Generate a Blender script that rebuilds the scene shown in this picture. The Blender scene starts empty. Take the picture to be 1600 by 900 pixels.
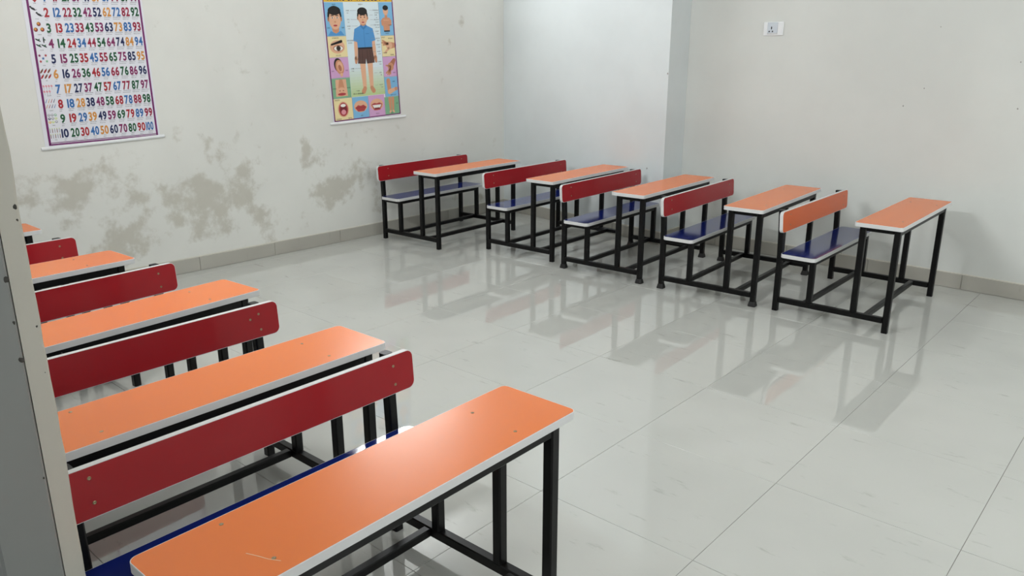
import bpy, bmesh, math, random
from mathutils import Vector, Matrix

random.seed(7)
S = bpy.context.scene
COL = S.collection


# ---------------------------------------------------------------- camera
YAW, PIT, ROL, FPX = 0.8455, 0.2890, -0.0005, 1226.8
CAM = Vector((5.2551, -1.6090, 1.4803))
fw = Vector((-math.cos(YAW)*math.cos(PIT), math.sin(YAW)*math.cos(PIT), -math.sin(PIT)))
rt = Vector((math.sin(YAW), math.cos(YAW), 0))
up = rt.cross(fw)
r2 = rt*math.cos(ROL) + up*math.sin(ROL)
u2 = -rt*math.sin(ROL) + up*math.cos(ROL)
cd = bpy.data.cameras.new('camera')
cam = bpy.data.objects.new('camera', cd)
COL.objects.link(cam)
M = Matrix.Identity(4)
for i in range(3):
    M[i][0] = r2[i]; M[i][1] = u2[i]; M[i][2] = -fw[i]; M[i][3] = CAM[i]
cam.matrix_world = M
cd.sensor_width = 36.0
cd.lens = 36.0*FPX/1600.0
cd.clip_start = 0.02
S.camera = cam

# ---------------------------------------------------------------- world, exposure
w = bpy.data.worlds.new('overcast_sky'); S.world = w
w.use_nodes = True
bg = w.node_tree.nodes['Background']
bg.inputs[0].default_value = (0.93, 0.97, 1.0, 1)
bg.inputs[1].default_value = 0.75
S.view_settings.view_transform = 'Standard'
S.view_settings.look = 'None'
S.view_settings.exposure = 0.0
S.view_settings.gamma = 1.0
S.view_settings.use_curve_mapping = False
TUBE_STRENGTH = 14.0     # glow of the glass tubes themselves
TUBE_WATTS = 56.0        # light each fitting throws into the room
S.cycles.caustics_reflective = False
S.cycles.sample_clamp_indirect = 6.0

# ---------------------------------------------------------------- materials
def srgb(r, g, b):
    def f(c):
        c /= 255.0
        return c/12.92 if c <= 0.04045 else ((c+0.055)/1.055)**2.4
    return (f(r), f(g), f(b), 1)

def mat(name, col, rough=0.5, metal=0.0, spec=0.5, coat=0.0):
    m = bpy.data.materials.new(name); m.use_nodes = True
    b = m.node_tree.nodes['Principled BSDF']
    b.inputs['Base Color'].default_value = col
    b.inputs['Roughness'].default_value = rough
    b.inputs['Metallic'].default_value = metal
    b.inputs['Specular IOR Level'].default_value = spec
    b.inputs['Coat Weight'].default_value = coat
    b.inputs['Coat Roughness'].default_value = 0.05
    return m

class NT:
    def __init__(s, m): s.t = m.node_tree; s.n = s.t.nodes; s.l = s.t.links; s.b = s.n['Principled BSDF']
    def new(s, typ, **k):
        n = s.n.new(typ)
        for a, v in k.items(): setattr(n, a, v)
        return n
    def link(s, a, b): s.l.new(a, b)
    def math(s, op, a, b=None, clamp=False):
        n = s.n.new('ShaderNodeMath'); n.operation = op; n.use_clamp = clamp
        for i, v in enumerate((a, b)):
            if v is None: continue
            if isinstance(v, (int, float)): n.inputs[i].default_value = v
            else: s.l.new(v, n.inputs[i])
        return n.outputs[0]
    def noise(s, vec, scale, detail=4, rough=0.55, w=None):
        n = s.n.new('ShaderNodeTexNoise'); n.inputs['Scale'].default_value = scale
        n.inputs['Detail'].default_value = detail; n.inputs['Roughness'].default_value = rough
        s.l.new(vec, n.inputs['Vector']); return n.outputs['Fac']
    def ramp(s, fac, stops):
        n = s.n.new('ShaderNodeValToRGB'); e = n.color_ramp.elements
        while len(e) < len(stops): e.new(0.5)
        for el, (p, c) in zip(e, stops): el.position = p; el.color = c
        s.l.new(fac, n.inputs[0]); return n.outputs[0]
    def smooth(s, v, lo, hi):
        n = s.n.new('ShaderNodeMapRange'); n.interpolation_type = 'SMOOTHSTEP'
        n.inputs[1].default_value = lo; n.inputs[2].default_value = hi
        s.l.new(v, n.inputs[0]); return n.outputs[0]
    def mix(s, fac, a, b):
        n = s.n.new('ShaderNodeMix'); n.data_type = 'RGBA'
        if isinstance(fac, (int, float)): n.inputs[0].default_value = fac
        else: s.l.new(fac, n.inputs[0])
        for i, v in ((6, a), (7, b)):
            if isinstance(v, tuple): n.inputs[i].default_value = v
            else: s.l.new(v, n.inputs[i])
        return n.outputs[2]
    def bump(s, h, strength, dist=0.01):
        n = s.n.new('ShaderNodeBump'); n.inputs['Strength'].default_value = strength
        n.inputs['Distance'].default_value = dist
        s.l.new(h, n.inputs['Height']); s.l.new(n.outputs[0], s.b.inputs['Normal'])
    def pos(s):
        return s.n.new('ShaderNodeNewGeometry').outputs['Position']
    def obj(s):
        return s.n.new('ShaderNodeTexCoord').outputs['Object']

def wall_material(name, base, stain=None, blobs=(), specks=True):
    m = mat(name, base, 0.62, spec=0.3); t = NT(m); P = t.pos()
    n1 = t.noise(P, 1.3, 4); n2 = t.noise(P, 9, 5); n3 = t.noise(P, 120, 3)
    dark = tuple(c*0.93 for c in base[:3])+(1,)
    c = t.mix(t.smooth(n1, 0.35, 0.7), base, dark)
    c = t.mix(t.math('MULTIPLY', t.smooth(n2, 0.45, 0.75), 0.35), c, tuple(c_*0.95 for c_ in base[:3])+(1,))
    if blobs:
        sep = t.new('ShaderNodeSeparateXYZ'); t.link(P, sep.inputs[0])
        tot = None
        for (y, z, ry, rz, k) in blobs:
            dy = t.math('DIVIDE', t.math('SUBTRACT', sep.outputs[1], y), ry)
            dz = t.math('DIVIDE', t.math('SUBTRACT', sep.outputs[2], z), rz)
            d2 = t.math('ADD', t.math('MULTIPLY', dy, dy), t.math('MULTIPLY', dz, dz))
            g = t.math('MULTIPLY', t.math('EXPONENT', t.math('MULTIPLY', d2, -1.0)), k)
            tot = g if tot is None else t.math('MAXIMUM', tot, g)
        fine = t.noise(P, 7.5, 8, 0.62); mid = t.noise(P, 3.1, 4, 0.5)
        f = t.math('ADD', t.math('MULTIPLY', t.math('SUBTRACT', fine, 0.5), 1.9), t.math('MULTIPLY', t.math('SUBTRACT', mid, 0.5), 1.1))
        v = t.math('ADD', tot, f)
        k = t.smooth(v, 0.26, 0.66)
        tint = t.noise(P, 14, 4)
        sc = t.mix(tint, stain, tuple(c_*0.86 for c_ in stain[:3])+(1,))
        c = t.mix(t.math('MULTIPLY', k, 0.78), c, sc)
    t.link(c, t.b.inputs['Base Color'])
    h = t.math('ADD', t.math('MULTIPLY', n2, 0.6), t.math('MULTIPLY', n3, 0.12))
    t.bump(h, 0.18, 0.006)
    return m

BLOBS = [(1.16, .52, .42, .22, .66), (1.00, .60, .16, .16, .50), (1.36, .50, .16, .24, .55), (.84, .40, .14, .10, .5),
         (1.22, .82, .15, .12, .42), (.93, .90, .07, .16, .40), (1.48, .32, .24, .16, .5), (1.12, .27, .34, .12, .5), (2.16, .44, .26, .16, .75),
         (2.02, .66, .22, .14, .5), (1.93, .76, .08, .08, .5), (2.42, .50, .20, .18, .5), (.28, .66, .32, .18, .68), (.62, .56, .14, .07, .40),
         (.06, .62, .16, .14, .55), (.60, .72, .16, .09, .40), (.30, .48, .22, .10, .52), (1.05, .22, .6, .08, .36), (.55, .28, .4, .14, .52),
         (3.60, 1.76, .05, .05, .4), (3.95, 1.80, .06, .10, .42), (3.45, 1.60, .04, .05, .35), (2.5, .30, .30, .12, .45), (1.8, .24, .25, .09, .38)]
M_BACK = wall_material('limewashed_plaster_stained', srgb(225, 225, 220), srgb(194, 190, 178), BLOBS)
M_WALL = wall_material('limewashed_plaster', srgb(215, 217, 213))
M_PILLAR = wall_material('limewashed_plaster_pillar', srgb(218, 224, 225))
M_JAMB = wall_material('chipped_plaster', srgb(192, 189, 178))
M_CEIL = mat('ceiling_paint', srgb(232, 232, 228), 0.8)
M_OUT = mat('outside_plaster', srgb(150, 150, 146), 0.8)

def tile_material(name, base, rough):
    m = mat(name, base, rough, spec=0.75); t = NT(m); P = t.pos()
    oi = t.new('ShaderNodeObjectInfo')
    n1 = t.noise(P, 2.2, 2)
    c = t.mix(t.smooth(n1, 0.3, 0.75), base, tuple(c_*0.92 for c_ in base[:3])+(1,))
    c = t.mix(t.math('MULTIPLY', oi.outputs['Random'], 0.5), c, tuple(c_*0.94 for c_ in base[:3])+(1,))
    # dull scuffs and dust marks
    mp = t.new('ShaderNodeMapping'); mp.inputs['Rotation'].default_value = (0, 0, 0.6); mp.inputs['Scale'].default_value = (3.0, 11.0, 1.0)
    t.link(P, mp.inputs[0])
    n3 = t.noise(mp.outputs[0], 1.6, 7, 0.7)
    k = t.math('MULTIPLY', t.smooth(n3, 0.59, 0.74), 0.5)
    c = t.mix(k, c, srgb(130, 128, 118))
    t.link(c, t.b.inputs['Base Color'])
    return m
M_TILE = tile_material('vitrified_tile', srgb(197, 198, 193), 0.018)
M_SKIRT = tile_material('skirting_tile', srgb(176, 173, 164), 0.16)
M_GROUT = mat('grout', srgb(128, 124, 116), 0.85)
M_LIP = mat('cement_lip', srgb(212, 209, 198), 0.8)

def laminate(name, col, rough, spec=0.6):
    m = mat(name, col, rough, spec=spec); t = NT(m)
    n = t.noise(t.obj(), 2.5, 1)
    c = t.mix(n, col, tuple(c_*0.95 for c_ in col[:3])+(1,))
    t.link(c, t.b.inputs['Base Color'])
    return m
M_ORANGE = laminate('orange_laminate', srgb(231, 119, 44), 0.26, 0.55)
M_RED = laminate('red_laminate', srgb(160, 24, 33), 0.20, 0.35)
M_BLUE = laminate('blue_laminate', srgb(20, 36, 112), 0.09)
M_OBACK = laminate('orange_laminate_backrest', srgb(208, 92, 38), 0.22, 0.35)
M_EDGE = mat('white_edge_banding', srgb(214, 214, 214), 0.4)
M_UNDER = mat('board_underside', srgb(198, 192, 184), 0.6)
M_BLACK = mat('black_powder_coated_steel', srgb(8, 8, 9), 0.36, spec=0.25)
M_RUBBER = mat('black_plastic_shoe', srgb(20, 20, 20), 0.6)
M_SCREW = mat('zinc_screw', srgb(150, 134, 104), 0.4, 0.7)
M_SCRATCH = mat('scratch_white', srgb(232, 190, 150), 0.7)
M_PLASTIC = mat('white_plastic', srgb(234, 236, 238), 0.3)
M_SOCK = mat('socket_plastic', srgb(205, 212, 220), 0.2)
M_HOLE = mat('dark_hole', srgb(22, 22, 24), 0.8)
M_NAIL = mat('nail_dent', srgb(150, 149, 144), 0.8)
M_FRAME = mat('grey_enamel_frame', srgb(132, 134, 132), 0.45)
M_PIT = mat('frame_pit', srgb(66, 64, 60), 0.9)
M_TUBE = bpy.data.materials.new('tube_glow'); M_TUBE.use_nodes = True
_t = NT(M_TUBE); _t.b.inputs['Emission Color'].default_value = (0.93, 0.97, 1.0, 1)
_t.b.inputs['Emission Strength'].default_value = TUBE_STRENGTH
M_TUBE_DIM = M_TUBE.copy(); M_TUBE_DIM.name = 'dim_tube_glow'
M_TUBE_DIM.node_tree.nodes['Principled BSDF'].inputs['Emission Strength'].default_value = TUBE_STRENGTH*.7  # weaker glow, set to keep the pillar from getting too bright

# ---------------------------------------------------------------- mesh helpers
def link(name, me, parent=None):
    o = bpy.data.objects.new(name, me); COL.objects.link(o)
    if parent: o.parent = parent
    return o

class MB:
    def __init__(s): s.v = []; s.f = []; s.mi = []; s.mats = []; s.sm = []
    def m(s, mt):
        if mt not in s.mats: s.mats.append(mt)
        return s.mats.index(mt)
    def add(s, vs, fs, mt, smooth=False):
        o = len(s.v); s.v += [tuple(p) for p in vs]; k = s.m(mt)
        for f in fs: s.f.append([i+o for i in f]); s.mi.append(k); s.sm.append(smooth)
    def box(s, lo, hi, mt):
        x0, y0, z0 = lo; x1, y1, z1 = hi
        s.add([(x0,y0,z0),(x1,y0,z0),(x1,y1,z0),(x0,y1,z0),(x0,y0,z1),(x1,y0,z1),(x1,y1,z1),(x0,y1,z1)],
              [(0,3,2,1),(4,5,6,7),(0,1,5,4),(1,2,6,5),(2,3,7,6),(3,0,4,7)], mt)
    def bbox(s, lo, hi, mt, b=0.003):
        """box with chamfered edges"""
        bm = bmesh.new(); bmesh.ops.create_cube(bm, size=1)
        for v in bm.verts:
            for i in range(3): v.co[i] = (lo[i]+hi[i])/2 + v.co[i]*(hi[i]-lo[i])
        bmesh.ops.bevel(bm, geom=bm.edges[:], offset=b, segments=1, affect='EDGES')
        bm.verts.index_update()
        s.add([v.co[:] for v in bm.verts], [[v.index for v in f.verts] for f in bm.faces], mt); bm.free()
    def prism(s, poly, z0, z1, mt, side=None, bottom=None):
        n = len(poly); vs = [(x, y, z0) for x, y in poly]+[(x, y, z1) for x, y in poly]
        s.add(vs, [tuple(range(n, 2*n))], mt)
        s.add(vs, [tuple(range(n-1, -1, -1))], bottom or mt)
        s.add(vs, [(i, (i+1) % n, n+(i+1) % n, n+i) for i in range(n)], side or mt)
    def sweep(s, rings, mt, smooth=False):
        n = len(rings[0]); vs = [p for r in rings for p in r]; fs = []
        for k in range(len(rings)-1):
            for i in range(n): fs.append((k*n+i, k*n+(i+1) % n, (k+1)*n+(i+1) % n, (k+1)*n+i))
        fs.append(tuple(range(n-1, -1, -1))); fs.append(tuple((len(rings)-1)*n+i for i in range(n)))
        s.add(vs, fs, mt, smooth)
    def tube_z(s, pts, sz, mt, c=0.004):
        """square tube along z through points (u, v, z) with rounded corners"""
        h = sz/2; o = [(h, h-c), (h-c, h), (-h+c, h), (-h, h-c), (-h, -h+c), (-h+c, -h), (h-c, -h), (h, -h+c)]
        s.sweep([[(p[0]+a, p[1]+b, p[2]) for a, b in o] for p in pts], mt)
    def build(s, name, parent=None):
        me = bpy.data.meshes.new(name); me.from_pydata(s.v, [], s.f)
        for mt in s.mats: me.materials.append(mt)
        me.polygons.foreach_set('material_index', s.mi); me.polygons.foreach_set('use_smooth', s.sm)
        bm = bmesh.new(); bm.from_mesh(me); bmesh.ops.recalc_face_normals(bm, faces=bm.faces[:]); bm.to_mesh(me); bm.free()
        me.update()
        return link(name, me, parent)

def rrect(x0, y0, x1, y1, r, seg=6):
    out = []
    for cx, cy, a in ((x1-r, y1-r, 0), (x0+r, y1-r, 90), (x0+r, y0+r, 180), (x1-r, y0+r, 270)):
        for k in range(seg+1):
            t = math.radians(a+90*k/seg); out.append((cx+r*math.cos(t), cy+r*math.sin(t)))
    return out

def tag(o, label=None, cat=None, group=None, kind=None):
    if label: o['label'] = label
    if cat: o['category'] = cat
    if group: o['group'] = group
    if kind: o['kind'] = kind
    return o

def empty(name, loc=(0, 0, 0), rz=0.0):
    o = bpy.data.objects.new(name, None); COL.objects.link(o); o.location = loc; o.rotation_euler = (0, 0, rz)
    o.empty_display_size = 0.05
    return o

def children(o): return [c for c in bpy.data.objects if c.parent == o]
def copy_tree(o, parent=None):
    c = o.copy(); COL.objects.link(c); c.parent = parent
    for ch in children(o): copy_tree(ch, c)
    return c

# ---------------------------------------------------------------- room shell
H = 3.0
AW = 0.0251; AS = -0.0349
def bx(y): return AW*(y-2)                 # back wall face x at y
def sy(x): return 4.0899+AS*(x-3)          # right wall face y at x
def ly(x): return -1.215-0.030*(3.8864-x)  # left wall face y at x
PX, PY, PY0 = 2.0277, 3.8362, 4.14
XF = 8.4

def shell(name, poly, z0, z1, mt):
    b = MB(); b.prism(poly, z0, z1, mt); o = b.build(name); o['kind'] = 'structure'; return o

wb = shell('wall_back', [(bx(-1.6), -1.6), (bx(4.6), 4.6), (-.35, 4.6), (-.35, -1.6)], -.05, H, M_BACK)
ws = shell('wall_right', [(-.35, sy(-.35)), (XF+.3, sy(XF+.3)), (XF+.3, 4.6), (-.35, 4.6)], -.05, H, M_WALL)
pil = shell('pillar', [(bx(PY0), PY0), (PX, PY), (PX, sy(PX)+.02), (bx(PY0)-.02, sy(0)+.02)], -.05, H, M_PILLAR)
wf = shell('wall_front', [(XF, -1.5), (XF, 4.4), (XF+.2, 4.4), (XF+.2, -1.5)], -.05, H, M_WALL)
cl = shell('ceiling', [(-.35, -1.5), (XF+.3, -1.5), (XF+.3, 4.6), (-.35, 4.6)], H, H+.12, M_CEIL)

# left wall: up to the door jamb, with a chipped plaster arris
def left_wall():
    b = MB(); nz = 90; rings = []
    rnd = random.Random(3)
    jx = jy = 0
    for k in range(nz+1):
        z = -.05 + (H+.05)*k/nz
        jx = 0.6*jx + rnd.uniform(-.0018, .0018); jy = 0.6*jy + rnd.uniform(-.0022, .0022)
        rings.append([(-.3, ly(-.3), z), (3.8864+jx-.004, ly(3.8864)+jy*.4, z), (3.8864+jx*.3, -1.218+jy, z), (3.8864, -1.2476, z),
                      (3.800, -1.2476, z), (3.800, -1.335, z), (-.3, -1.52, z)])
    b.sweep(rings, M_JAMB)
    return b.build('wall_left')
wl = left_wall(); wl['kind'] = 'structure'
rnd = random.Random(11)
def pit(name, pts, mt, parent):
    b = MB(); n = len(pts)
    for (c, ax, ay, nrm, r) in pts:
        ring = []
        for k in range(9):
            a = 2*math.pi*k/9; q = r*(0.7+0.6*rnd.random())
            ring.append(Vector(c)+Vector(ax)*math.cos(a)*q+Vector(ay)*math.sin(a)*q*1.5)
        vs = [p for p in ring]+[Vector(c)+Vector(nrm)*0.0012]
        b.add(vs, [(k, (k+1) % 9, 9) for k in range(9)], mt)
    return b.build(name, parent)
for z, r in ((1.255, .003), (1.235, .0015), (1.06, .002), (.98, .0012)):
    pit('plaster_chip', [((3.8866, -1.222, z), (0, 1, 0), (0, 0, 1), (1, 0, 0), r)], M_PIT, wl)

# door frame: grey pressed frame against the plaster strip
fr = MB(); fr.bbox((3.796, -1.336, -.02), (3.8900, -1.2490, 2.2), M_FRAME, .004)
fr.bbox((3.80, -1.336, 2.12), (5.75, -1.2490, 2.2), M_FRAME, .004)
fr.bbox((5.66, -1.336, -.02), (5.75, -1.2490, 2.2), M_FRAME, .004)
dj = fr.build('door_1'); dj['kind'] = 'structure'
for z, r in ((1.145, .0035), (1.075, .002), (1.012, .0036), (1.35, .0016), (.80, .0016)):
    pit('paint_chip', [((3.8902, -1.2535, z), (0, 1, 0), (0, 0, 1), (1, 0, 0), r)], M_PIT, dj)
b = MB(); b.prism([(5.75, -1.2490), (XF+.2, -1.23), (XF+.2, -1.40), (5.75, -1.336)], -.05, H, M_WALL)
b.prism([(3.80, -1.2490), (5.75, -1.2490), (5.75, -1.336), (3.80, -1.336)], 2.2, H, M_WALL)
o = b.build('wall_left_lintel'); o.name = 'trim_1'; o['kind'] = 'structure'

# floor bed and tiles
GX, GY, T = 3.7001, 0.2993, 0.6
b = MB(); b.box((-.4, -4.0, -.12), (XF+.3, 4.6, -.0022), M_GROUT)
fl = b.build('floor'); fl['kind'] = 'structure'
def tile_mesh():
    b = MB(); g = .0008; c = .0008; s0 = T/2-g; s1 = s0-c
    lo = [(-s0, -s0, -.01), (s0, -s0, -.01), (s0, s0, -.01), (-s0, s0, -.01)]
    md = [(x, y, -c) for x, y, z in lo]; tp = [(math.copysign(s1, x), math.copysign(s1, y), 0) for x, y, z in lo]
    b.add(lo+md+tp, [(0,1,5,4),(1,2,6,5),(2,3,7,6),(3,0,4,7),(4,5,9,8),(5,6,10,9),(6,7,11,10),(7,4,8,11),(8,9,10,11)], M_TILE)
    return b
tproto = None
for i in range(-7, 9):
    for j in range(-5, 7):
        cx, cy = GX+(i+.5)*T, GY+(j+.5)*T
        if cx < -.2 or cx > XF+.1 or cy > 4.3 or cy < -2.6: continue
        if tproto is None: o = tproto = tile_mesh().build('tile', fl)
        else: o = tproto.copy(); COL.objects.link(o)
        o.location = (cx, cy, rnd.uniform(-.00025, .0)); o.rotation_euler = (rnd.gauss(0, .0005), rnd.gauss(0, .0005), 0)

# skirting: tiles set against the walls, each its own piece
SH = .099
def skirting(name, p0, p1, n, cuts):
    """p0->p1 along the wall face, n = outward normal; cuts = distances of the joints"""
    p0 = Vector(p0); p1 = Vector(p1); L = (p1-p0).length; d = (p1-p0)/L; n = Vector(n)
    ang = math.atan2(d.y, d.x); R = Matrix.Rotation(ang, 4, 'Z')
    side = 1 if Vector((-d.y, d.x)).dot(n) > 0 else -1
    b = MB(); y0, y1 = sorted((0.0, .005*side)); b.box((0, y0, 0.0), (L, y1, SH+.006), M_LIP)
    base = b.build(name); base['kind'] = 'structure'
    base.location = (p0.x, p0.y, 0); base.rotation_euler = (0, 0, ang)
    xs = [0]+[c for c in cuts if 0.02 < c < L-.02]+[L]
    for a, c in zip(xs[:-1], xs[1:]):
        t = MB(); y0, y1 = sorted((.002*side, (.011+rnd.uniform(0, .0015))*side))
        t.bbox((a+.0012, y0, .001), (c-.0012, y1, SH+rnd.uniform(-.001, .001)), M_SKIRT, .0015)
        t.build('skirting_tile', base)
    return base
def js(start): return [start+.6*k for k in range(-12, 13)]
wbdir = math.hypot(1, AW)
skirting('baseboard_back', (bx(-1.33), -1.33), (bx(PY0), PY0), (1, -AW), [(y+1.33)*wbdir for y in js(1.575)])
skirting('baseboard_pillar', (bx(PY0), PY0), (PX, PY), (-.1, -1), [.28, .88, 1.48])
skirting('baseboard_pillar_side', (PX, PY-.011), (PX, sy(PX)), (1, 0), [])
skirting('baseboard_right', (PX+.012, sy(PX+.012)), (XF, sy(XF)), (0, -1), [x-PX for x in js(4.17)])
skirting('baseboard_front', (XF, -1.23), (XF, sy(XF)), (-1, 0), js(.5))
for o in list(bpy.data.objects):
    if o.name == 'baseboard_pillar': o.name = 'trim_2'
    elif o.name == 'baseboard_pillar_side': o.name = 'trim_3'

# unseen verandah outside the door; its roof is added to cut skylight
b = MB(); b.prism([(-.4, -4.0), (XF+.3, -4.0), (XF+.3, -3.85), (-.4, -3.85)], -.1, .9, M_OUT)
o = b.build('trim_4'); o['kind'] = 'structure'
b = MB(); b.box((-.4, -3.6, 2.95), (XF+.3, -1.55, 3.1), M_CEIL)
o = b.build('added_roof'); o['kind'] = 'structure'

# nail dents in the right wall, each a small hole rim
for (x, z, r) in ((3.8269, 1.6455, .0028), (3.6679, 1.1546, .004), (4.3221, 1.165, .004), (4.2956, 1.4358, .003), (3.7816, 1.2702, .003), (3.385, .105, .004)):
    pit('nail_hole', [((x, sy(x)-.0005, z), (1, 0, 0), (0, 0, 1), (0, -1, 0), r)], M_NAIL, ws)
for (x, z, r) in ((1.86, .60, .006), (1.78, .48, .004), (2.02, 1.34, .006)):
    y = PY0+(PY-PY0)*x/PX
    pit('nail_hole', [((x, y-.0006, z), (1, -.11, 0), (0, 0, 1), (-.11, -1, 0), r)], M_NAIL, pil)

# ---------------------------------------------------------------- school desk
WF = .9213/2
def board(name, parent, u0, u1, v0, v1, z1, th, r, face):
    b = MB(); e = .0018
    b.prism(rrect(u0+e, v0+e, u1-e, v1-e, r-e), z1-th, z1, face, M_UNDER, M_UNDER)
    o = b.build(name, parent)
    eb = MB(); out = rrect(u0, v0, u1, v1, r); inn = rrect(u0+e, v0+e, u1-e, v1-e, r-e); n = len(out)
    o2 = rrect(u0+.0007, v0+.0007, u1-.0007, v1-.0007, r-.0007)
    rings = [[(x, y, z1-th) for x, y in inn], [(x, y, z1-th) for x, y in o2], [(x, y, z1-th+.001) for x, y in out], [(x, y, z1-.001) for x, y in out],
             [(x, y, z1) for x, y in o2], [(x, y, z1) for x, y in inn]]
    vs = [p for q in rings for p in q]; fs = []
    for k in range(6):
        for i in range(n): fs.append((k*n+i, k*n+(i+1) % n, ((k+1) % 6)*n+(i+1) % n, ((k+1) % 6)*n+i))
    eb.add(vs, fs, M_EDGE); eb.build('edge_band', o)['label'] = 'white edge band'
    return o
def screw_mesh(r=.0045):
    b = MB(); rings = []
    for rr, z in ((r, 0), (r, .0007), (r*.7, .0014), (r*.3, .0007)):
        rings.append([(rr*math.cos(2*math.pi*k/10), rr*math.sin(2*math.pi*k/10), z) for k in range(10)])
    b.sweep(rings, M_SCREW); return b

def make_desk():
    R = empty('school_desk')
    # rear posts lean back above the seat
    for s in (-1, 1):
        b = MB(); b.tube_z([(0, s*WF, 0), (0, s*WF, .345), (-.006, s*WF, .489), (-.0133, s*WF, .6105)], .032, M_BLACK); b.build('rear_post', R)
    for s in (-1, 1):
        b = MB(); b.tube_z([(.197, s*WF, .0865), (.197, s*WF, .3382)], .032, M_BLACK); b.build('seat_leg', R)
        b = MB(); b.tube_z([(.449, s*WF, .0865), (.449, s*WF, .582)], .032, M_BLACK); b.build('rear_desk_leg', R)
        b = MB(); b.tube_z([(.628, s*WF, 0), (.628, s*WF, .582)], .032, M_BLACK); b.build('front_desk_leg', R)
        b = MB(); b.bbox((.0165, s*WF-.015, .054), (.6115, s*WF+.015, .086), M_BLACK, .003); b.build('base_rail', R)
        b = MB(); b.bbox((.4655, s*WF-.0125, .5555), (.6115, s*WF+.0125, .582), M_BLACK, .003); b.build('desk_side_rail', R)
        b = MB(); b.bbox((.0165, s*WF-.0125, .312), (.1805, s*WF+.0125, .338), M_BLACK, .003); b.build('seat_side_rail', R)
    W1 = WF-.0165
    for u, z0, z1, nm in ((.165, .056, .084, 'floor_stretcher'), (.512, .056, .084, 'floor_stretcher')):
        b = MB(); b.bbox((u-.014, -WF+.0155, z0), (u+.014, WF-.0155, z1), M_BLACK, .003); b.build(nm, R)
    for u, z0, z1, nm in ((.628, .548, .582, 'desk_cross_rail'), (.449, .548, .582, 'desk_cross_rail'), (.197, .312, .338, 'seat_cross_rail'), (0.0, .312, .338, 'seat_cross_rail')):
        b = MB(); b.bbox((u-.0145, -W1, z0), (u+.0145, W1, z1), M_BLACK, .003); b.build(nm, R)
    top = board('desktop', R, .412, .662, -.514, .523, .6045, .022, .019, M_ORANGE)
    seat = board('seat', R, .0165, .2246, -.512, .512, .3607, .022, .028, M_BLUE)
    # backrest: a board standing on edge, leaning back with the posts
    bk = board('backrest', R, -.0615, .0615, -.5355, .5355, 0, .020, .024, M_RED)
    bk.location = (.0265, 0, .5495); bk.rotation_euler = (0, math.radians(90-3.6), 0)
    sm = screw_mesh()
    first = None
    for (u, v) in ((-.027, .4557), (.032, .4585), (-.034, -.4245), (.026, -.423)):
        if first is None: o = first = sm.build('screw', bk)
        else: o = link('screw', first.data, bk)
        o.location = (u, v, 0)
    for (u, v) in ((.469, .336), (.6187, .329), (.44, -.3425), (.611, -.3365)):
        o = link('screw', first.data, top); o.location = (u, v, .6042)
    return R
def foot_caps(R):
    b = MB(); rings = []
    for sz, z in ((.022, 0), (.0225, .006), (.0185, .026), (.0172, .03)):
        h = sz; c = .004
        rings.append([(a, q, z) for a, q in ((h, h-c), (h-c, h), (-h+c, h), (-h, h-c), (-h, -h+c), (-h+c, -h), (h-c, -h), (h, -h+c))])
    b.sweep(rings, M_RUBBER)
    first = None
    for u in (0, .628):
        for s in (-1, 1):
            if first is None: o = first = b.build('foot_cap', R)
            else: o = link('foot_cap', first.data, R)
            o.location = (u, s*WF, 0)

desk0 = make_desk()
PLACES = [
 ('R', 'orange desk with the only orange backrest, blue bench and black frame', 3.4462, 3.2839, .0091),
 ('R', 'red-backed desk directly behind the orange-backed one, by the right wall', 2.6657, 3.2330, .0473),
 ('R', 'red-backed desk in the middle of the far row, beside the pillar edge', 1.8741, 3.2122, .0353),
 ('R', 'red-backed desk in front of the pillar face, second from the stained wall', 1.0751, 3.2705, .0319),
 ('R', 'red-backed desk against the stained wall in the corner beside the pillar', 0.1621, 2.9800, .0319),
 ('L', 'nearest large orange desk with screw-dotted top and wide red backrest, beside the door jamb', 3.5021, -.6504, .0144),
 ('L', 'second desk from the door jamb, three screws in the end of its red backrest', 2.7492, -.6491, .0132),
 ('L', 'third desk from the door jamb, red backrest below the right edge of the number chart', 1.9615, -.6367, .0729),
 ('L', 'fourth desk from the door jamb, small red backrest end showing below the number chart', 1.0903, -.7263, .0492),
 ('L', 'last desk along the left wall, only an orange desktop tip showing past the jamb', 0.0902, -.7513, .0),
]
desks = []
for k, (row, lab, x, y, a) in enumerate(PLACES):
    d = desk0 if k == 0 else copy_tree(desk0)
    d.location = (x, y, 0); d.rotation_euler = (0, 0, a)
    tag(d, lab, 'desk', 'desk and bench units by the right wall' if row == 'R' else 'desk and bench units along the left wall')
    desks.append(d)
def part(d, nm): return [c for c in children(d) if c.name.split('.')[0] == nm][0]
bk = part(desks[0], 'backrest'); bk.data = bk.data.copy(); bk.data.materials[0] = M_OBACK; bk['label'] = 'orange backrest'
for k in (1, 2): foot_caps(desks[k])
bk = part(desks[6], 'backrest'); s0 = children(bk)[1]
o = link('screw', [c for c in children(bk) if c.name.startswith('screw')][0].data, bk); o.location = (-.014, .4205, 0)
# worn scratch on the nearest desktop
b = MB(); pts = [(.560, -.362), (.585, -.352), (.606, -.345), (.628, -.333)]
for p, q in zip(pts[:-1], pts[1:]):
    d = Vector((q[0]-p[0], q[1]-p[1])).normalized(); n = Vector((-d.y, d.x))*.0009
    b.add([(p[0]+n.x, p[1]+n.y, .6048), (q[0]+n.x, q[1]+n.y, .6048), (q[0]-n.x, q[1]-n.y, .6048), (p[0]-n.x, p[1]-n.y, .6048)], [(0, 1, 2, 3)], M_SCRATCH)
b.build('scratch', part(desks[5], 'desktop'))['label'] = 'pale scratch'

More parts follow.
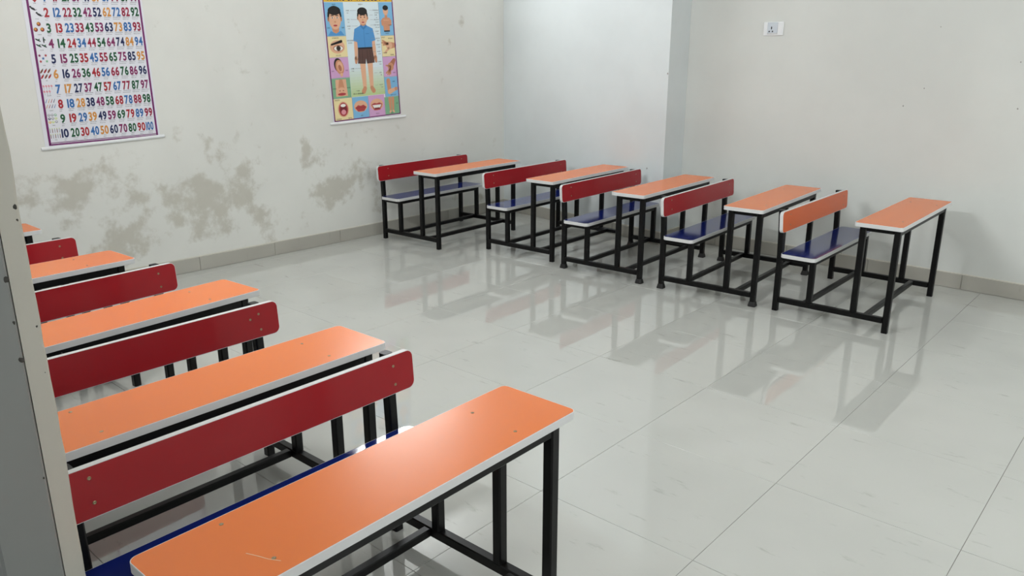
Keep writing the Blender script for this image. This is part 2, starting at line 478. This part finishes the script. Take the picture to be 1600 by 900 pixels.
# ---------------------------------------------------------------- flat print helpers
GL = {}
def glyphs(chars, bold):
    cu = bpy.data.curves.new('tmp', 'FONT'); ob = bpy.data.objects.new('tmp', cu); COL.objects.link(ob)
    cu.resolution_u = 3; cu.offset = 0.034 if bold else 0.0; cu.size = 1.0
    for ch in chars:
        cu.body = ch; bpy.context.view_layer.update()
        ev = ob.evaluated_get(bpy.context.evaluated_depsgraph_get()); me = ev.to_mesh()
        vs = [(v.co.x, v.co.y) for v in me.vertices]; fs = [tuple(p.vertices) for p in me.polygons]
        if vs:
            x0 = min(v[0] for v in vs); x1 = max(v[0] for v in vs)
            vs = [(x-x0, y) for x, y in vs]; GL[(ch, bold)] = (vs, fs, x1-x0)
        else: GL[(ch, bold)] = ([], [], .25)
        ev.to_mesh_clear()
    bpy.data.objects.remove(ob); bpy.data.curves.remove(cu)
glyphs('0123456789', True); glyphs('ABCDEFGHIJKLMNOPQRSTUVWXYZ', True); glyphs('abcdefghijklmnopqrstuvwxyzABCDEFGHIJKLMNOPQRSTUVWXYZ- ', False)

class Print:
    """collects flat print in chart coordinates (x across, y up, metres), layered just above the sheet"""
    def __init__(s, fn): s.fn = fn; s.mb = MB()
    def poly(s, pts, z, mt):
        s.mb.add([(*s.fn(x, y), z) for x, y in pts], [tuple(range(len(pts)))], mt)
    def rect(s, x0, y0, x1, y1, z, mt): s.poly([(x0, y0), (x1, y0), (x1, y1), (x0, y1)], z, mt)
    def ell(s, cx, cy, rx, ry, z, mt, rot=0, n=20):
        c, q = math.cos(rot), math.sin(rot)
        s.poly([(cx+rx*math.cos(t)*c-ry*math.sin(t)*q, cy+rx*math.cos(t)*q+ry*math.sin(t)*c) for t in [2*math.pi*k/n for k in range(n)]], z, mt)
    def cap(s, x0, y0, x1, y1, r0, r1, z, mt):
        a = math.atan2(y1-y0, x1-x0); pts = []
        for k in range(7): t = a+math.pi/2+math.pi*k/6; pts.append((x0+r0*math.cos(t), y0+r0*math.sin(t)))
        for k in range(7): t = a-math.pi/2+math.pi*k/6; pts.append((x1+r1*math.cos(t), y1+r1*math.sin(t)))
        s.poly(pts, z, mt)
    def text(s, txt, cx, cy, h, z, mt, bold=False, wx=1.0, sp=.09, maxw=None):
        ws_ = [GL[(c, bold)][2] if c != ' ' else .28 for c in txt]; k = h/.70
        tot = sum(ws_)+sp*(len(txt)-1); kx = k*wx
        if maxw and tot*kx > maxw: kx = maxw/tot
        x = cx-tot*kx/2
        for c, wd in zip(txt, ws_):
            if c != ' ':
                vs, fs, _ = GL[(c, bold)]
                s.mb.add([(*s.fn(x+vx*kx, cy-h/2+vy*k), z) for vx, vy in vs], fs, mt)
            x += (wd+sp)*kx
    def build(s, name, parent): return s.mb.build(name, parent) if s.mb.v else None

def ink(name, r, g, b): return mat(name, srgb(r, g, b), 0.35, spec=0.35)
K = {n: ink('print_'+n, *c) for n, c in dict(white=(226, 226, 234), purple=(112, 26, 98), crimson=(150, 28, 62), green=(20, 84, 50), violet=(128, 34, 92), navy=(26, 36, 84),
     orange=(208, 142, 66), blue=(48, 104, 168), red=(166, 32, 44), grey=(150, 150, 158), dark=(40, 38, 44), skin=(226, 176, 144), skin2=(206, 146, 112), skin3=(176, 112, 84), hair=(30, 26, 26),
     sky=(128, 184, 222), cream=(236, 220, 168), lilac=(210, 164, 206), leaf=(128, 178, 142), yellow=(222, 182, 60), lip=(178, 66, 70), mouth=(120, 40, 48), teeth=(240, 238, 232), shirt=(84, 150, 208),
     shirt2=(64, 126, 186), shorts=(92, 66, 60), shorts2=(70, 50, 46), grass=(176, 206, 140), pale=(218, 232, 238), belt=(32, 30, 36), iris=(70, 50, 42), pink=(222, 150, 160), brown=(120, 66, 50), lime=(200, 216, 120)).items()}

xw = Vector((AW, 1, 0)).normalized(); zn = Vector((1, -AW, 0)).normalized()
def chart_root(name, y0, z0):
    o = empty(name); m = Matrix.Identity(4)
    for i in range(3):
        m[i][0] = xw[i]; m[i][1] = (0, 0, 1)[i]; m[i][2] = zn[i]
    m.translation = Vector((bx(y0), y0, z0))+zn*.002
    o.matrix_world = m
    return o

def sheet(parent, fn, x0, y0, x1, y1, mt, bow=.004):
    b = MB(); nx, ny = 6, 12; vs = []; fs = []
    for lay in (0, 1):
        for j in range(ny+1):
            for i in range(nx+1):
                p = fn(x0+(x1-x0)*i/nx, y0+(y1-y0)*j/ny); vs.append((p[0], p[1], .0006*lay))
    N = (nx+1)*(ny+1)
    for j in range(ny):
        for i in range(nx):
            a = j*(nx+1)+i; fs.append((N+a, N+a+1, N+a+nx+2, N+a+nx+1)); fs.append((a+nx+1, a+nx+2, a+1, a))
    for i in range(nx): fs.append((i, i+1, N+i+1, N+i)); a = ny*(nx+1)+i; fs.append((a+1, a, N+a, N+a+1))
    for j in range(ny): a = j*(nx+1); fs.append((a+nx+1, a, N+a, N+a+nx+1)); a += nx; fs.append((a, a+nx+1, N+a+nx+1, N+a))
    b.add(vs, fs, mt); return b.build('sheet', parent)
def rod(parent, p, q):
    b = MB(); d = Vector((q[0]-p[0], q[1]-p[1], 0)); L = d.length; d /= L; n = Vector((-d.y, d.x, 0)); rings = []
    for t in (0, L):
        c = Vector((p[0], p[1], .0068))+d*t
        rings.append([c+n*(.0100*math.cos(a))+Vector((0, 0, .0065*math.sin(a))) for a in [2*math.pi*k/10 for k in range(10)]])
    b.sweep(rings, M_PLASTIC, False); o = b.build('hanging_rod', parent); o['label'] = 'white plastic rod along the bottom edge'; return o

# ---------------------------------------------------------------- number chart
C1 = chart_root('number_chart', .1315, .9496)
tag(C1, 'white wall chart of coloured numbers up to 100 with purple border', 'chart')
W1c = .6661
def f1(x, y):
    a = x/W1c
    xl, zl = .0062*y, y
    xr, zr = W1c-.0098*y, .0135+1.02*y
    return (xl*(1-a)+xr*a, zl*(1-a)+zr*a)
HT1 = 1.05
sheet(C1, f1, -.022, -.010, W1c+.012, HT1, K['white'])
pb = Print(f1)
for (x0, y0, x1, y1) in ((0, 0, W1c, .009), (0, .0125, W1c, .017), (0, 0, .013, HT1-.02), (W1c-.012, 0, W1c, HT1-.02), (0, HT1-.026, W1c, HT1-.02)):
    pb.rect(x0, y0, x1, y1, .0012, K['purple'])
pb.build('border', C1)['label'] = 'purple printed border'
up_ = ['blue', 'crimson', 'green', 'violet', 'navy', 'orange', 'blue', 'crimson', 'green', 'violet']
dn_ = ['blue', 'red', 'green', 'violet', 'navy', 'orange', 'blue', 'red', 'green', 'navy', 'crimson']
ONE = 'Zero One Two Three Four Five Six Seven Eight Nine Ten Eleven Twelve Thirteen Fourteen Fifteen Sixteen Seventeen Eighteen Nineteen'.split()
TEN = '- - Twenty Thirty Forty Fifty Sixty Seventy Eighty Ninety'.split()
def word(n):
    if n < 20: return ONE[n]
    if n == 100: return 'Hundred'
    return TEN[n//10]+('' if n % 10 == 0 else '-'+ONE[n % 10].lower())
pn, pw = Print(f1), Print(f1)
for r in range(1, 11):
    yc = .1+(10-r)*.0872-.032
    for c in range(10):
        n = r+10*c; d = c-r+1
        d2 = (c-1)-(r-2)
        d2 = c-(r-1)-0
        dd = c-r+1
        # colours run along the diagonals of the printed table
        i = (c-1)-(r-2)
        colr = up_[i] if i >= 0 and i < len(up_) else dn_[min(-i, 10)]
        x = (.150+c*.0872)*W1c
        pn = Print(f1)
        if n == 100: pn.text('100', x-.004, yc, .049, .0014, K[colr], True, .72, .05, .048)
        else: pn.text(str(n), x, yc, .049, .0014, K[colr], True, .80, .06, .0495)
        pn.build('printed_number', C1)
        pw.text(word(n), x, yc-.0315, .0062, .0014, K['dark'], False, 1, .08, .046)
        pw.text(word(n), x-.004, yc-.0425, .0055, .0014, K['dark'], False, 1, .08, .050)
tag(pw.build('printed_words', C1), kind='stuff')
Z = .0014
class Row:
    # one printed picture per table row, drawn about its own centre and enlarged
    def __init__(s): s.p = Print(f1); s.y = 0
    def start(s, y):
        s.done(); s.p = Print(s.fn); s.y = y
    def fn(s, x, y): return f1(.0435+(x-px)*1.13, s.y+(y-s.y)*1.2)
    def done(s):
        if s.p.mb.v: s.p.build('printed_picture', C1)
    def __getattr__(s, n): return getattr(s.p, n)
pp = Row()
def rowy(r): return .1+(10-r)*.0872-.028
px = .040
y = rowy(1); pp.start(y); pp.ell(px-.006, y, .016, .018, Z, K['red']); pp.ell(px+.010, y, .016, .018, Z, K['red']); pp.poly([(px-.021, y-.006), (px+.002, y-.030), (px+.025, y-.006)], Z, K['red']); pp.ell(px+.006, y+.02, .006, .003, Z, K['green'], .5)
y = rowy(2); pp.start(y)
for dx, dy in ((-.012, .014), (.014, -.014)):
    pp.ell(px+dx, y+dy, .013, .005, Z, K['dark'], -.5); pp.ell(px+dx-.011, y+dy+.009, .005, .004, Z, K['dark']); pp.cap(px+dx+.008, y+dy-.006, px+dx+.019, y+dy-.004, .003, .001, Z, K['grey'])
y = rowy(3); pp.start(y)
for dx, dy in ((.004, .016), (-.014, -.010), (.018, -.010)):
    pp.ell(px+dx, y+dy, .010, .010, Z, K['brown']); pp.ell(px+dx-.002, y+dy+.003, .006, .006, Z+.0002, K['orange']); pp.ell(px+dx+.004, y+dy-.004, .004, .003, Z+.0003, K['red'])
y = rowy(4); pp.start(y)
for dx, dy, a in ((-.012, .014, .5), (.016, .014, -.6), (-.012, -.012, .5), (.014, -.014, .5)):
    pp.ell(px+dx, y+dy, .015, .0035, Z, K['dark'], a-1.0); pp.ell(px+dx+.004, y+dy+.002, .007, .0025, Z+.0002, K['green'], a)
y = rowy(5); pp.start(y)
for (dx, dy), cn in zip(((-.016, .014), (.014, .014), (0, 0), (-.014, -.014), (.016, -.014)), ('violet', 'lip', 'blue', 'lip', 'leaf')):
    pp.poly([(px+dx+(.0085 if k % 2 == 0 else .0038)*math.sin(math.pi*k/5), y+dy+(.0085 if k % 2 == 0 else .0038)*math.cos(math.pi*k/5)) for k in range(10)], Z, K[cn])
y = rowy(6); pp.start(y)
for k in range(6): pp.ell(px-.018+.018*(k % 3), y+.012-.026*(k//3), .012, .0042, Z, K['red' if k % 2 else 'brown'], .9); pp.ell(px-.011+.018*(k % 3), y+.022-.026*(k//3), .003, .002, Z, K['green'], .9)
y = rowy(7); pp.start(y)
for k in range(7): pp.ell(px-.020+.013*(k % 4), y+.013-.026*(k//4), .0045, .006, Z, K['pink'], .4); pp.cap(px-.020+.013*(k % 4), y+.006-.026*(k//4), px-.019+.013*(k % 4), y-.004-.026*(k//4), .0008, .0006, Z, K['grey'])
y = rowy(8); pp.start(y)
for k in range(8): pp.cap(px-.022+.013*(k % 4), y+.006-.026*(k//4), px-.014+.013*(k % 4), y+.022-.026*(k//4), .0016, .0010, Z, K[('blue', 'orange', 'red', 'navy')[(k+k//4) % 4]])
y = rowy(9); pp.start(y)
for k in range(9):
    cx_, cy_ = px-.016+.016*(k % 3), y+.017-.017*(k//3)
    pp.ell(cx_, cy_, .0068, .0062, Z, K[('grey', 'grey', 'leaf', 'navy', 'grey', 'lime', 'yellow', 'lime', 'grey')[k]]); pp.ell(cx_, cy_+.001, .0034, .003, Z+.0002, K['white'])
y = rowy(10); pp.start(y)
for k in range(10): pp.cap(px-.022+.0115*(k % 5), y+.004-.028*(k//5), px-.022+.0115*(k % 5), y+.021-.028*(k//5), .0016, .0016, Z, K['brown' if k % 2 else 'grey']); pp.ell(px-.022+.0115*(k % 5), y+.023-.028*(k//5), .0018, .003, Z, K['lime'])
pp.done(); pp = Print(f1)
for r in range(1, 11): pp.text(ONE[r].upper(), .044, rowy(r)-.040, .0055, Z, K['dark'], False, 1, .08, .05)
tag(pp.build('printed_captions', C1), kind='stuff')
rod(C1, (-.047, -.0155), (.704, .0108))

# ---------------------------------------------------------------- body chart
C2 = chart_root('body_chart', 2.1995, .9724)
tag(C2, 'wall chart of body parts with a boy in blue shirt, beside the corner', 'chart')
TH = math.radians(2.55); W2, H2 = .663, .890
def f2(a, b):   # a: 0..1 across, b: 0 top .. 1 bottom of the picture field
    x, y = a*W2, (1-b)*H2
    return (x*math.cos(TH)-y*math.sin(TH), x*math.sin(TH)+y*math.cos(TH))
sheet(C2, f2, -.025, -.115, 1.012, 1.012, K['white'])
AR = W2/H2
class Panel(Print):
    def __init__(s): Print.__init__(s, f2)
    def e(s, cx, cy, rx, ry, z, mt, rot=0): # rx in units of a, ry in units of b (isotropic helper below)
        n = 20; c, q = math.cos(rot), math.sin(rot)
        s.poly([(cx+(rx*math.cos(t)*c-ry*math.sin(t)*q)/1.0, cy-(rx*math.cos(t)*q+ry*math.sin(t)*c)*AR) for t in [2*math.pi*k/n for k in range(n)]], z, mt)
    def c(s, x0, y0, x1, y1, r0, r1, z, mt): # capsule; radii in units of a
        a = math.atan2(-(y1-y0)/AR, x1-x0); pts = []
        for k in range(7): t = a+math.pi/2+math.pi*k/6; pts.append((x0+r0*math.cos(t), y0-r0*math.sin(t)*AR))
        for k in range(7): t = a-math.pi/2+math.pi*k/6; pts.append((x1+r1*math.cos(t), y1-r1*math.sin(t)*AR))
        s.poly(pts, z, mt)
    def t(s, txt, cx, cy, h, mt=None, z=.0026, bold=False, maxw=None):
        # text height h in units of b; drawn with the chart's own axes
        ws_ = [GL[(q, bold)][2] if q != ' ' else .28 for q in txt]; k = h/.70; kx = k/AR
        tot = sum(ws_)+.09*(len(txt)-1)
        if maxw and tot*kx > maxw: kx = maxw/tot
        x = cx-tot*kx/2
        for q, wd in zip(txt, ws_):
            if q != ' ':
                vs, fs, _ = GL[(q, bold)]
                s.mb.add([(*f2(x+vx*kx, cy+h/2-vy*k), z) for vx, vy in vs], fs, mt or K['dark'])
            x += (wd+.09)*kx
p = Panel()
for r in ((-.005, 0, .006, 1), (.994, 0, 1.005, 1), (-.004, .995, 1.004, 1.004), (-.004, -.10, .004, 0), (.996, -.10, 1.004, 0), (-.004, -.104, 1.004, -.098)):
    p.rect(r[0]-.002, r[1], r[2]+.002, r[3], .0016, K['purple'])
p.build('border', C2)['label'] = 'purple printed border'
p = Panel(); p.rect(.004, -.098, .996, -.002, .0012, K['yellow'])
p.t('PARTS OF THE BODY', .45, -.035, .045, K['navy'], .002, True, .78); p.e(.90, -.03, .03, .03, .002, K['orange']); p.e(.95, -.05, .02, .02, .0022, K['red'])
p.build('title_band', C2)['label'] = 'yellow title band'
z1, z2, z3, z4, z5 = .0014, .0017, .0020, .0023, .0026
# centre field with the boy
p = Panel(); p.rect(.275, .0, .785, .56, .0012, K['pale']); 
for q in range(10):
    f = (q+1)/10.0
    gm = ink('print_ground', int(218-30*f), int(232-24*f), int(238-86*f)); p.rect(.275, .56+.0245*q, .785, .56+.0245*(q+1), .0012, gm)
cx = .535
for s in (-1, 1):
    p.c(cx+s*.055, .50, cx+s*.052, .73, .042, .026, z1, K['skin']); p.c(cx+s*.052, .74, cx+s*.075, .765, .026, .030, z2, K['skin2'])
    p.c(cx+s*.115, .26, cx+s*.135, .40, .032, .026, z1, K['skin']); p.c(cx+s*.135, .40, cx+s*.143, .475, .024, .020, z2, K['skin']); p.c(cx+s*.143, .475, cx+s*.150, .51, .026, .016, z2, K['skin2'])
p.c(cx, .16, cx, .21, .040, .045, z1, K['skin2'])
p.poly([(cx-.055, .20), (cx+.055, .20), (cx+.135, .225), (cx+.165, .325), (cx+.110, .335), (cx+.108, .39), (cx-.108, .39), (cx-.110, .335), (cx-.165, .325), (cx-.135, .225)], z3, K['shirt'])
p.poly([(cx-.055, .20), (cx, .235), (cx+.055, .20), (cx+.03, .19), (cx, .215), (cx-.03, .19)], z4, K['shirt2'])
p.rect(cx-.003, .235, cx+.003, .385, z4, K['shirt2']); p.rect(cx+.025, .265, cx+.075, .27, z4, K['shirt2'])
p.poly([(cx-.108, .39), (cx+.108, .39), (cx+.125, .52), (cx+.01, .525), (cx, .48), (cx-.01, .525), (cx-.125, .52)], z3, K['shorts'])
for q in (-.09, -.05, .02, .06, .1): p.poly([(cx+q, .405), (cx+q+.006, .405), (cx+q*1.15+.006, .515), (cx+q*1.15, .515)], z4, K['shorts2'])
p.rect(cx-.108, .383, cx+.108, .397, z5, K['belt'])
p.e(cx, .115, .078, .090, z2, K['hair']); p.e(cx, .135, .066, .075, z3, K['skin'])
p.e(cx, .078, .072, .045, z4, K['hair'])
for s in (-1, 1): p.e(cx+s*.027, .128, .010, .006, z4, K['hair']); p.e(cx+s*.070, .135, .012, .020, z2, K['skin2']); p.e(cx+s*.027, .113, .016, .004, z4, K['hair'])
p.e(cx, .150, .008, .008, z4, K['skin2']); p.e(cx, .170, .020, .007, z4, K['lip'])
p.build('boy_picture', C2)['label'] = 'printed boy in blue shirt and brown shorts'
p = Panel()
for i, (tx, b) in enumerate((('HAIR', .07), ('EYE', .145), ('NOSE', .20), ('SHOULDER', .32), ('KNEE', .56))):
    p.t(tx, .325, b, .010, None, z5, False, .085); p.t(tx.lower(), .325, b+.02, .009, None, z5, False, .06); p.rect(.36, b-.001, .45, b+.001, z5, K['grey'])
for tx, b in (('FOREHEAD', .07), ('EAR', .11), ('MOUTH', .15), ('CHIN NECK', .195), ('CHEST', .25), ('ELBOW', .31), ('WAIST', .365), ('HAND', .425), ('THIGH', .515), ('LEG', .61), ('FOOT', .72)):
    p.t(tx, .735, b, .010, None, z5, False, .085); p.t(tx.lower(), .745, b+.02, .009, None, z5, False, .06); p.rect(.64, b-.001, .69, b+.001, z5, K['grey'])
p.t('TOES', .375, .755, .010); p.t('ON A GROUND', .375, .78, .012, None, z5, False, .15); p.t('BODY', .52, .02, .012)
p.build('printed_words', C2)
def panel(name, a0, b0, a1, b1, colr, draw, words=()):
    p = Panel(); p.rect(a0+.003, b0+.002, a1-.003, b1-.002, .0012, K[colr])
    p.rect(a0-.002, b0, a0+.002, b1, .0013, K['grey']); p.rect(a0, b1-.002, a1, b1+.001, .0013, K['grey'])
    draw(p, (a0+a1)/2, (b0+b1)/2)
    for tx, x, y in words: p.t(tx, x, y, .010, None, z5, False, .09)
    p.build(name, C2)
def d_face(p, x, y):
    p.c(x, y+.03, x, y+.085, .045, .048, z1, K['skin2']); p.poly([(x-.115, y+.134), (x-.07, y+.095), (x, y+.118), (x+.07, y+.095), (x+.115, y+.134)], z2, K['shirt']); p.e(x, y-.028, .098, .110, z1, K['hair']); p.e(x, y+.005, .082, .108, z2, K['skin']); p.e(x, y-.070, .088, .050, z3, K['hair'])
    for s in (-1, 1): p.e(x+s*.034, y-.012, .018, .008, z3, K['teeth']); p.e(x+s*.034, y-.012, .008, .008, z4, K['iris']); p.e(x+s*.034, y-.030, .024, .005, z3, K['hair']); p.e(x+s*.088, y, .014, .026, z1, K['skin2'])
    p.e(x, y+.022, .014, .010, z3, K['skin2']); p.e(x, y+.052, .028, .010, z3, K['lip'])
def d_eye(p, x, y):
    p.e(x, y, .105, .075, z1, K['skin']); p.c(x-.08, y-.02, x+.06, y-.045, .010, .016, z2, K['hair']); p.e(x+.01, y+.012, .072, .036, z2, K['skin3']); p.e(x+.012, y+.013, .062, .028, z3, K['teeth']); p.e(x+.012, y+.012, .030, .030, z4, K['iris']); p.e(x+.012, y+.012, .014, .014, z5, K['hair'])
def d_ear(p, x, y):
    p.e(x-.012, y-.022, .060, .082, z1, K['hair'], .2); p.e(x+.005, y-.005, .058, .085, z2, K['skin2'], .25); p.e(x+.010, y-.008, .040, .062, z3, K['skin'], .25); p.e(x+.006, y+.002, .022, .038, z4, K['skin3'], .3); p.e(x+.022, y+.060, .022, .022, z3, K['skin'])
def d_nose(p, x, y):
    p.poly([(x-.075, y-.075), (x+.075, y-.075), (x+.085, y+.07), (x-.085, y+.07)], z1, K['skin']); p.poly([(x-.022, y-.075), (x+.022, y-.075), (x+.050, y+.020), (x-.050, y+.020)], z2, K['skin2']); p.e(x, y+.012, .050, .026, z3, K['skin'])
    for s in (-1, 1): p.e(x+s*.024, y+.022, .012, .007, z4, K['skin3'])
    p.e(x, y+.052, .058, .016, z3, K['lip'])
def d_mouth(p, x, y):
    p.e(x, y, .080, .092, z1, K['skin']); p.e(x, y, .066, .080, z2, K['lip']); p.e(x, y, .050, .062, z3, K['mouth']); p.e(x, y-.034, .038, .018, z4, K['teeth']); p.e(x, y+.024, .034, .030, z4, K['pink'])
def d_lips(p, x, y):
    p.e(x, y-.01, .100, .070, z1, K['skin']); p.poly([(x-.085, y), (x-.04, y-.022), (x, y-.014), (x+.04, y-.022), (x+.085, y), (x+.045, y+.034), (x-.045, y+.034)], z2, K['lip']); p.rect(x-.075, y-.001, x+.075, y+.002, z3, K['mouth'])
def d_smile(p, x, y):
    p.e(x, y-.01, .100, .072, z1, K['skin']); p.poly([(x-.085, y-.012), (x-.04, y-.026), (x, y-.020), (x+.04, y-.026), (x+.085, y-.012), (x+.045, y+.040), (x-.045, y+.040)], z2, K['lip']); p.poly([(x-.070, y-.008), (x+.070, y-.008), (x+.040, y+.026), (x-.040, y+.026)], z3, K['teeth']); p.poly([(x-.045, y+.018), (x+.045, y+.018), (x+.034, y+.030), (x-.034, y+.030)], z4, K['mouth'])
def d_torso(p, x, y):
    p.c(x-.005, y-.03, x-.005, y+.0, .018, .024, z1, K['skin2']); p.e(x-.005, y-.070, .040, .052, z2, K['skin']); p.e(x-.005, y-.095, .042, .030, z3, K['hair'])
    p.poly([(x-.055, y-.01), (x+.045, y-.01), (x+.075, y+.015), (x+.07, y+.055), (x+.045, y+.06), (x+.04, y+.105), (x-.05, y+.105), (x-.055, y+.06), (x-.08, y+.055), (x-.085, y+.015)], z2, K['skin2'])
    p.c(x-.065, y+.02, x-.068, y+.05, .012, .010, z3, K['skin2']); p.c(x+.055, y+.02, x+.058, y+.05, .012, .010, z3, K['skin2']); p.c(x-.045, y+.012, x+.035, y+.012, .003, .003, z3, K['skin']); p.rect(x-.05, y+.10, x+.04, y+.112, z4, K['belt'])
def fingers(p, x, y, dirs, r, mt):
    for (dx, dy) in dirs: p.c(x, y, x+dx, y+dy, r*1.15, r*.75, z2, mt)
def d_hand(p, x, y):
    p.c(x+.09, y-.005, x+.03, y-.005, .030, .040, z1, K['skin2']); p.e(x+.01, y-.005, .050, .046, z2, K['skin']); fingers(p, x-.01, y-.02, ((-.075, -.03), (-.085, -.012), (-.070, .008)), .013, K['skin2']); fingers(p, x+.0, y+.02, ((-.06, .035),), .013, K['skin'])
def d_hand2(p, x, y):
    p.c(x+.07, y-.055, x+.02, y-.01, .024, .040, z1, K['skin3']); p.e(x+.01, y, .046, .050, z2, K['skin2'], .5); fingers(p, x, y+.02, ((-.065, .035), (-.045, .048), (-.022, .052), (.0, .045)), .012, K['skin2']); fingers(p, x+.01, y, ((-.07, -.012),), .012, K['skin2'])
def d_arm(p, x, y):
    p.c(x-.045, y-.055, x-.035, y+.045, .030, .030, z1, K['skin2']); p.c(x-.035, y+.045, x+.055, y+.025, .030, .020, z2, K['skin']); p.e(x+.070, y+.022, .026, .022, z3, K['skin2'])
def d_legs(p, x, y):
    for s in (-1, 1): p.c(x-.01+s*.024, y-.065, x-.01+s*.020, y+.045, .022, .013, z1, K['skin2']); p.c(x-.01+s*.020, y+.050, x-.01+s*.032, y+.058, .013, .012, z2, K['skin'])
panel('face_picture', 0, 0, .275, .280, 'sky', d_face, (('HEAD', .14, .02), ('EAR', .04, .21), ('EAR', .24, .21)))
panel('eye_picture', 0, .280, .275, .457, 'cream', d_eye, (('EYEBROW', .12, .295), ('EYE LID', .14, .44)))
panel('ear_picture', 0, .457, .275, .632, 'lilac', d_ear, (('EAR', .04, .57), ('EAR', .24, .57)))
panel('nose_picture', 0, .632, .275, .806, 'leaf', d_nose, (('NOSE', .04, .72), ('NOSE', .24, .72)))
panel('open_mouth_picture', 0, .806, .275, 1.0, 'cream', d_mouth, (('MOUTH', .06, .82), ('TONGUE', .06, .985), ('TEETH', .22, .985)))
panel('lips_picture', .275, .806, .515, 1.0, 'sky', d_lips, (('LIPS', .40, .975),))
panel('smile_picture', .515, .806, .765, 1.0, 'lilac', d_smile, (('TEETH', .64, .975),))
panel('torso_picture', .785, 0, 1.0, .290, 'sky', d_torso, (('CHEST', .94, .20), ('BODY', .89, .27)))
panel('open_hand_picture', .785, .290, 1.0, .475, 'cream', d_hand, (('PALM', .82, .305), ('FINGERS', .93, .315), ('THUMB', .83, .44), ('HAND', .94, .46)))
panel('hand_back_picture', .785, .475, 1.0, .655, 'lilac', d_hand2, (('NAIL', .95, .62),))
panel('arm_picture', .785, .655, 1.0, .835, 'sky', d_arm, (('ARM', .93, .70), ('ELBOW JOINT', .91, .82)))
panel('legs_picture', .765, .835, 1.0, 1.0, 'leaf', d_legs, (('LEG', .96, .90), ('FEET', .87, .985)))
rod(C2, (-.049, -.0165), (.716, .0056))

# ---------------------------------------------------------------- wall socket
SK = empty('wall_socket', (2.7175, sy(2.7175), 1.6570), math.atan(AS))
tag(SK, 'white three-pin socket plate high on the bare right wall', 'socket')
b = MB(); b.bbox((-.075, -.009, -.0475), (.075, 0, .0475), M_PLASTIC, .004); b.build('face_plate', SK)
b = MB(); b.bbox((-.045, -.0125, -.030), (.033, -.0085, .044), M_SOCK, .002); so = b.build('socket_module', SK)
def hole(x, z, wx, wz):
    b = MB(); b.prism([(x+wx*math.cos(t), z+wz*math.sin(t)) for t in [2*math.pi*k/10 for k in range(10)]], 0, .0005, M_HOLE)
    o = b.build('pin_hole', so); o.rotation_euler = (math.pi/2, 0, 0); o.location = (0, -.0125, 0); return o
hole(-.012, .006, .0042, .011); hole(-.028, -.018, .0048, .006); hole(-.003, -.018, .0048, .006)
b = MB(); b.bbox((-.045, -.0135, -.0375), (.033, -.0085, -.0305), M_EDGE, .001); b.build('lower_trim', SK)
b = MB(); b.bbox((.038, -.0115, -.032), (.068, -.0085, .040), M_PLASTIC, .002); b.build('blank_module', SK)

# ---------------------------------------------------------------- tube lights (above the frame)
def tube_light(loc, rz, label, mt, power=1.0, L=1.2):
    R = empty('tube_light', loc, rz)
    tag(R, label, 'light', 'tube lights')
    b = MB(); b.bbox((-L/2, 0, -.02), (L/2, .03, .02), M_PLASTIC, .003); b.build('batten', R)
    for s in (-1, 1):
        b = MB(); b.bbox((s*(L/2-.012)-.012, -.045, -.018), (s*(L/2-.012)+.012, -.0005, .018), M_PLASTIC, .003); b.build('end_cap', R)
    b = MB(); rings = []
    for x in (-L/2+.0245, L/2-.0245):
        rings.append([(x, -.025+.014*math.cos(2*math.pi*k/12), .014*math.sin(2*math.pi*k/12)) for k in range(12)])
    b.sweep(rings, mt, True); b.build('tube', R)
    ld = bpy.data.lights.new('tube_glow', 'AREA'); ld.shape = 'RECTANGLE'; ld.size = L-.06; ld.size_y = .03
    ld.energy = TUBE_WATTS*power; ld.color = (0.95, 0.98, 1.0)
    lo = bpy.data.objects.new('tube_glow', ld); COL.objects.link(lo); lo.parent = R
    lo.location = (0, -.042, 0); lo.rotation_euler = (math.radians(-90), 0, 0)
    return R
tube_light((bx(2.75)+.032, 2.75, 2.66), math.pi/2, 'white tube light high on the stained wall', M_TUBE_DIM, .45)
tube_light((2.3, ly(2.3)+.034, 2.66), math.pi, 'white tube light high on the left wall above the desks', M_TUBE, 1.1)
tube_light((6.9, -1.19, 2.66), math.pi, 'white tube light high on the left wall past the door', M_TUBE)
tube_light((XF-.032, 1.8, 2.66), -math.pi/2, 'added fill tube light high on the front wall', M_TUBE, .85)  # unseen lamp added as general fill for the room
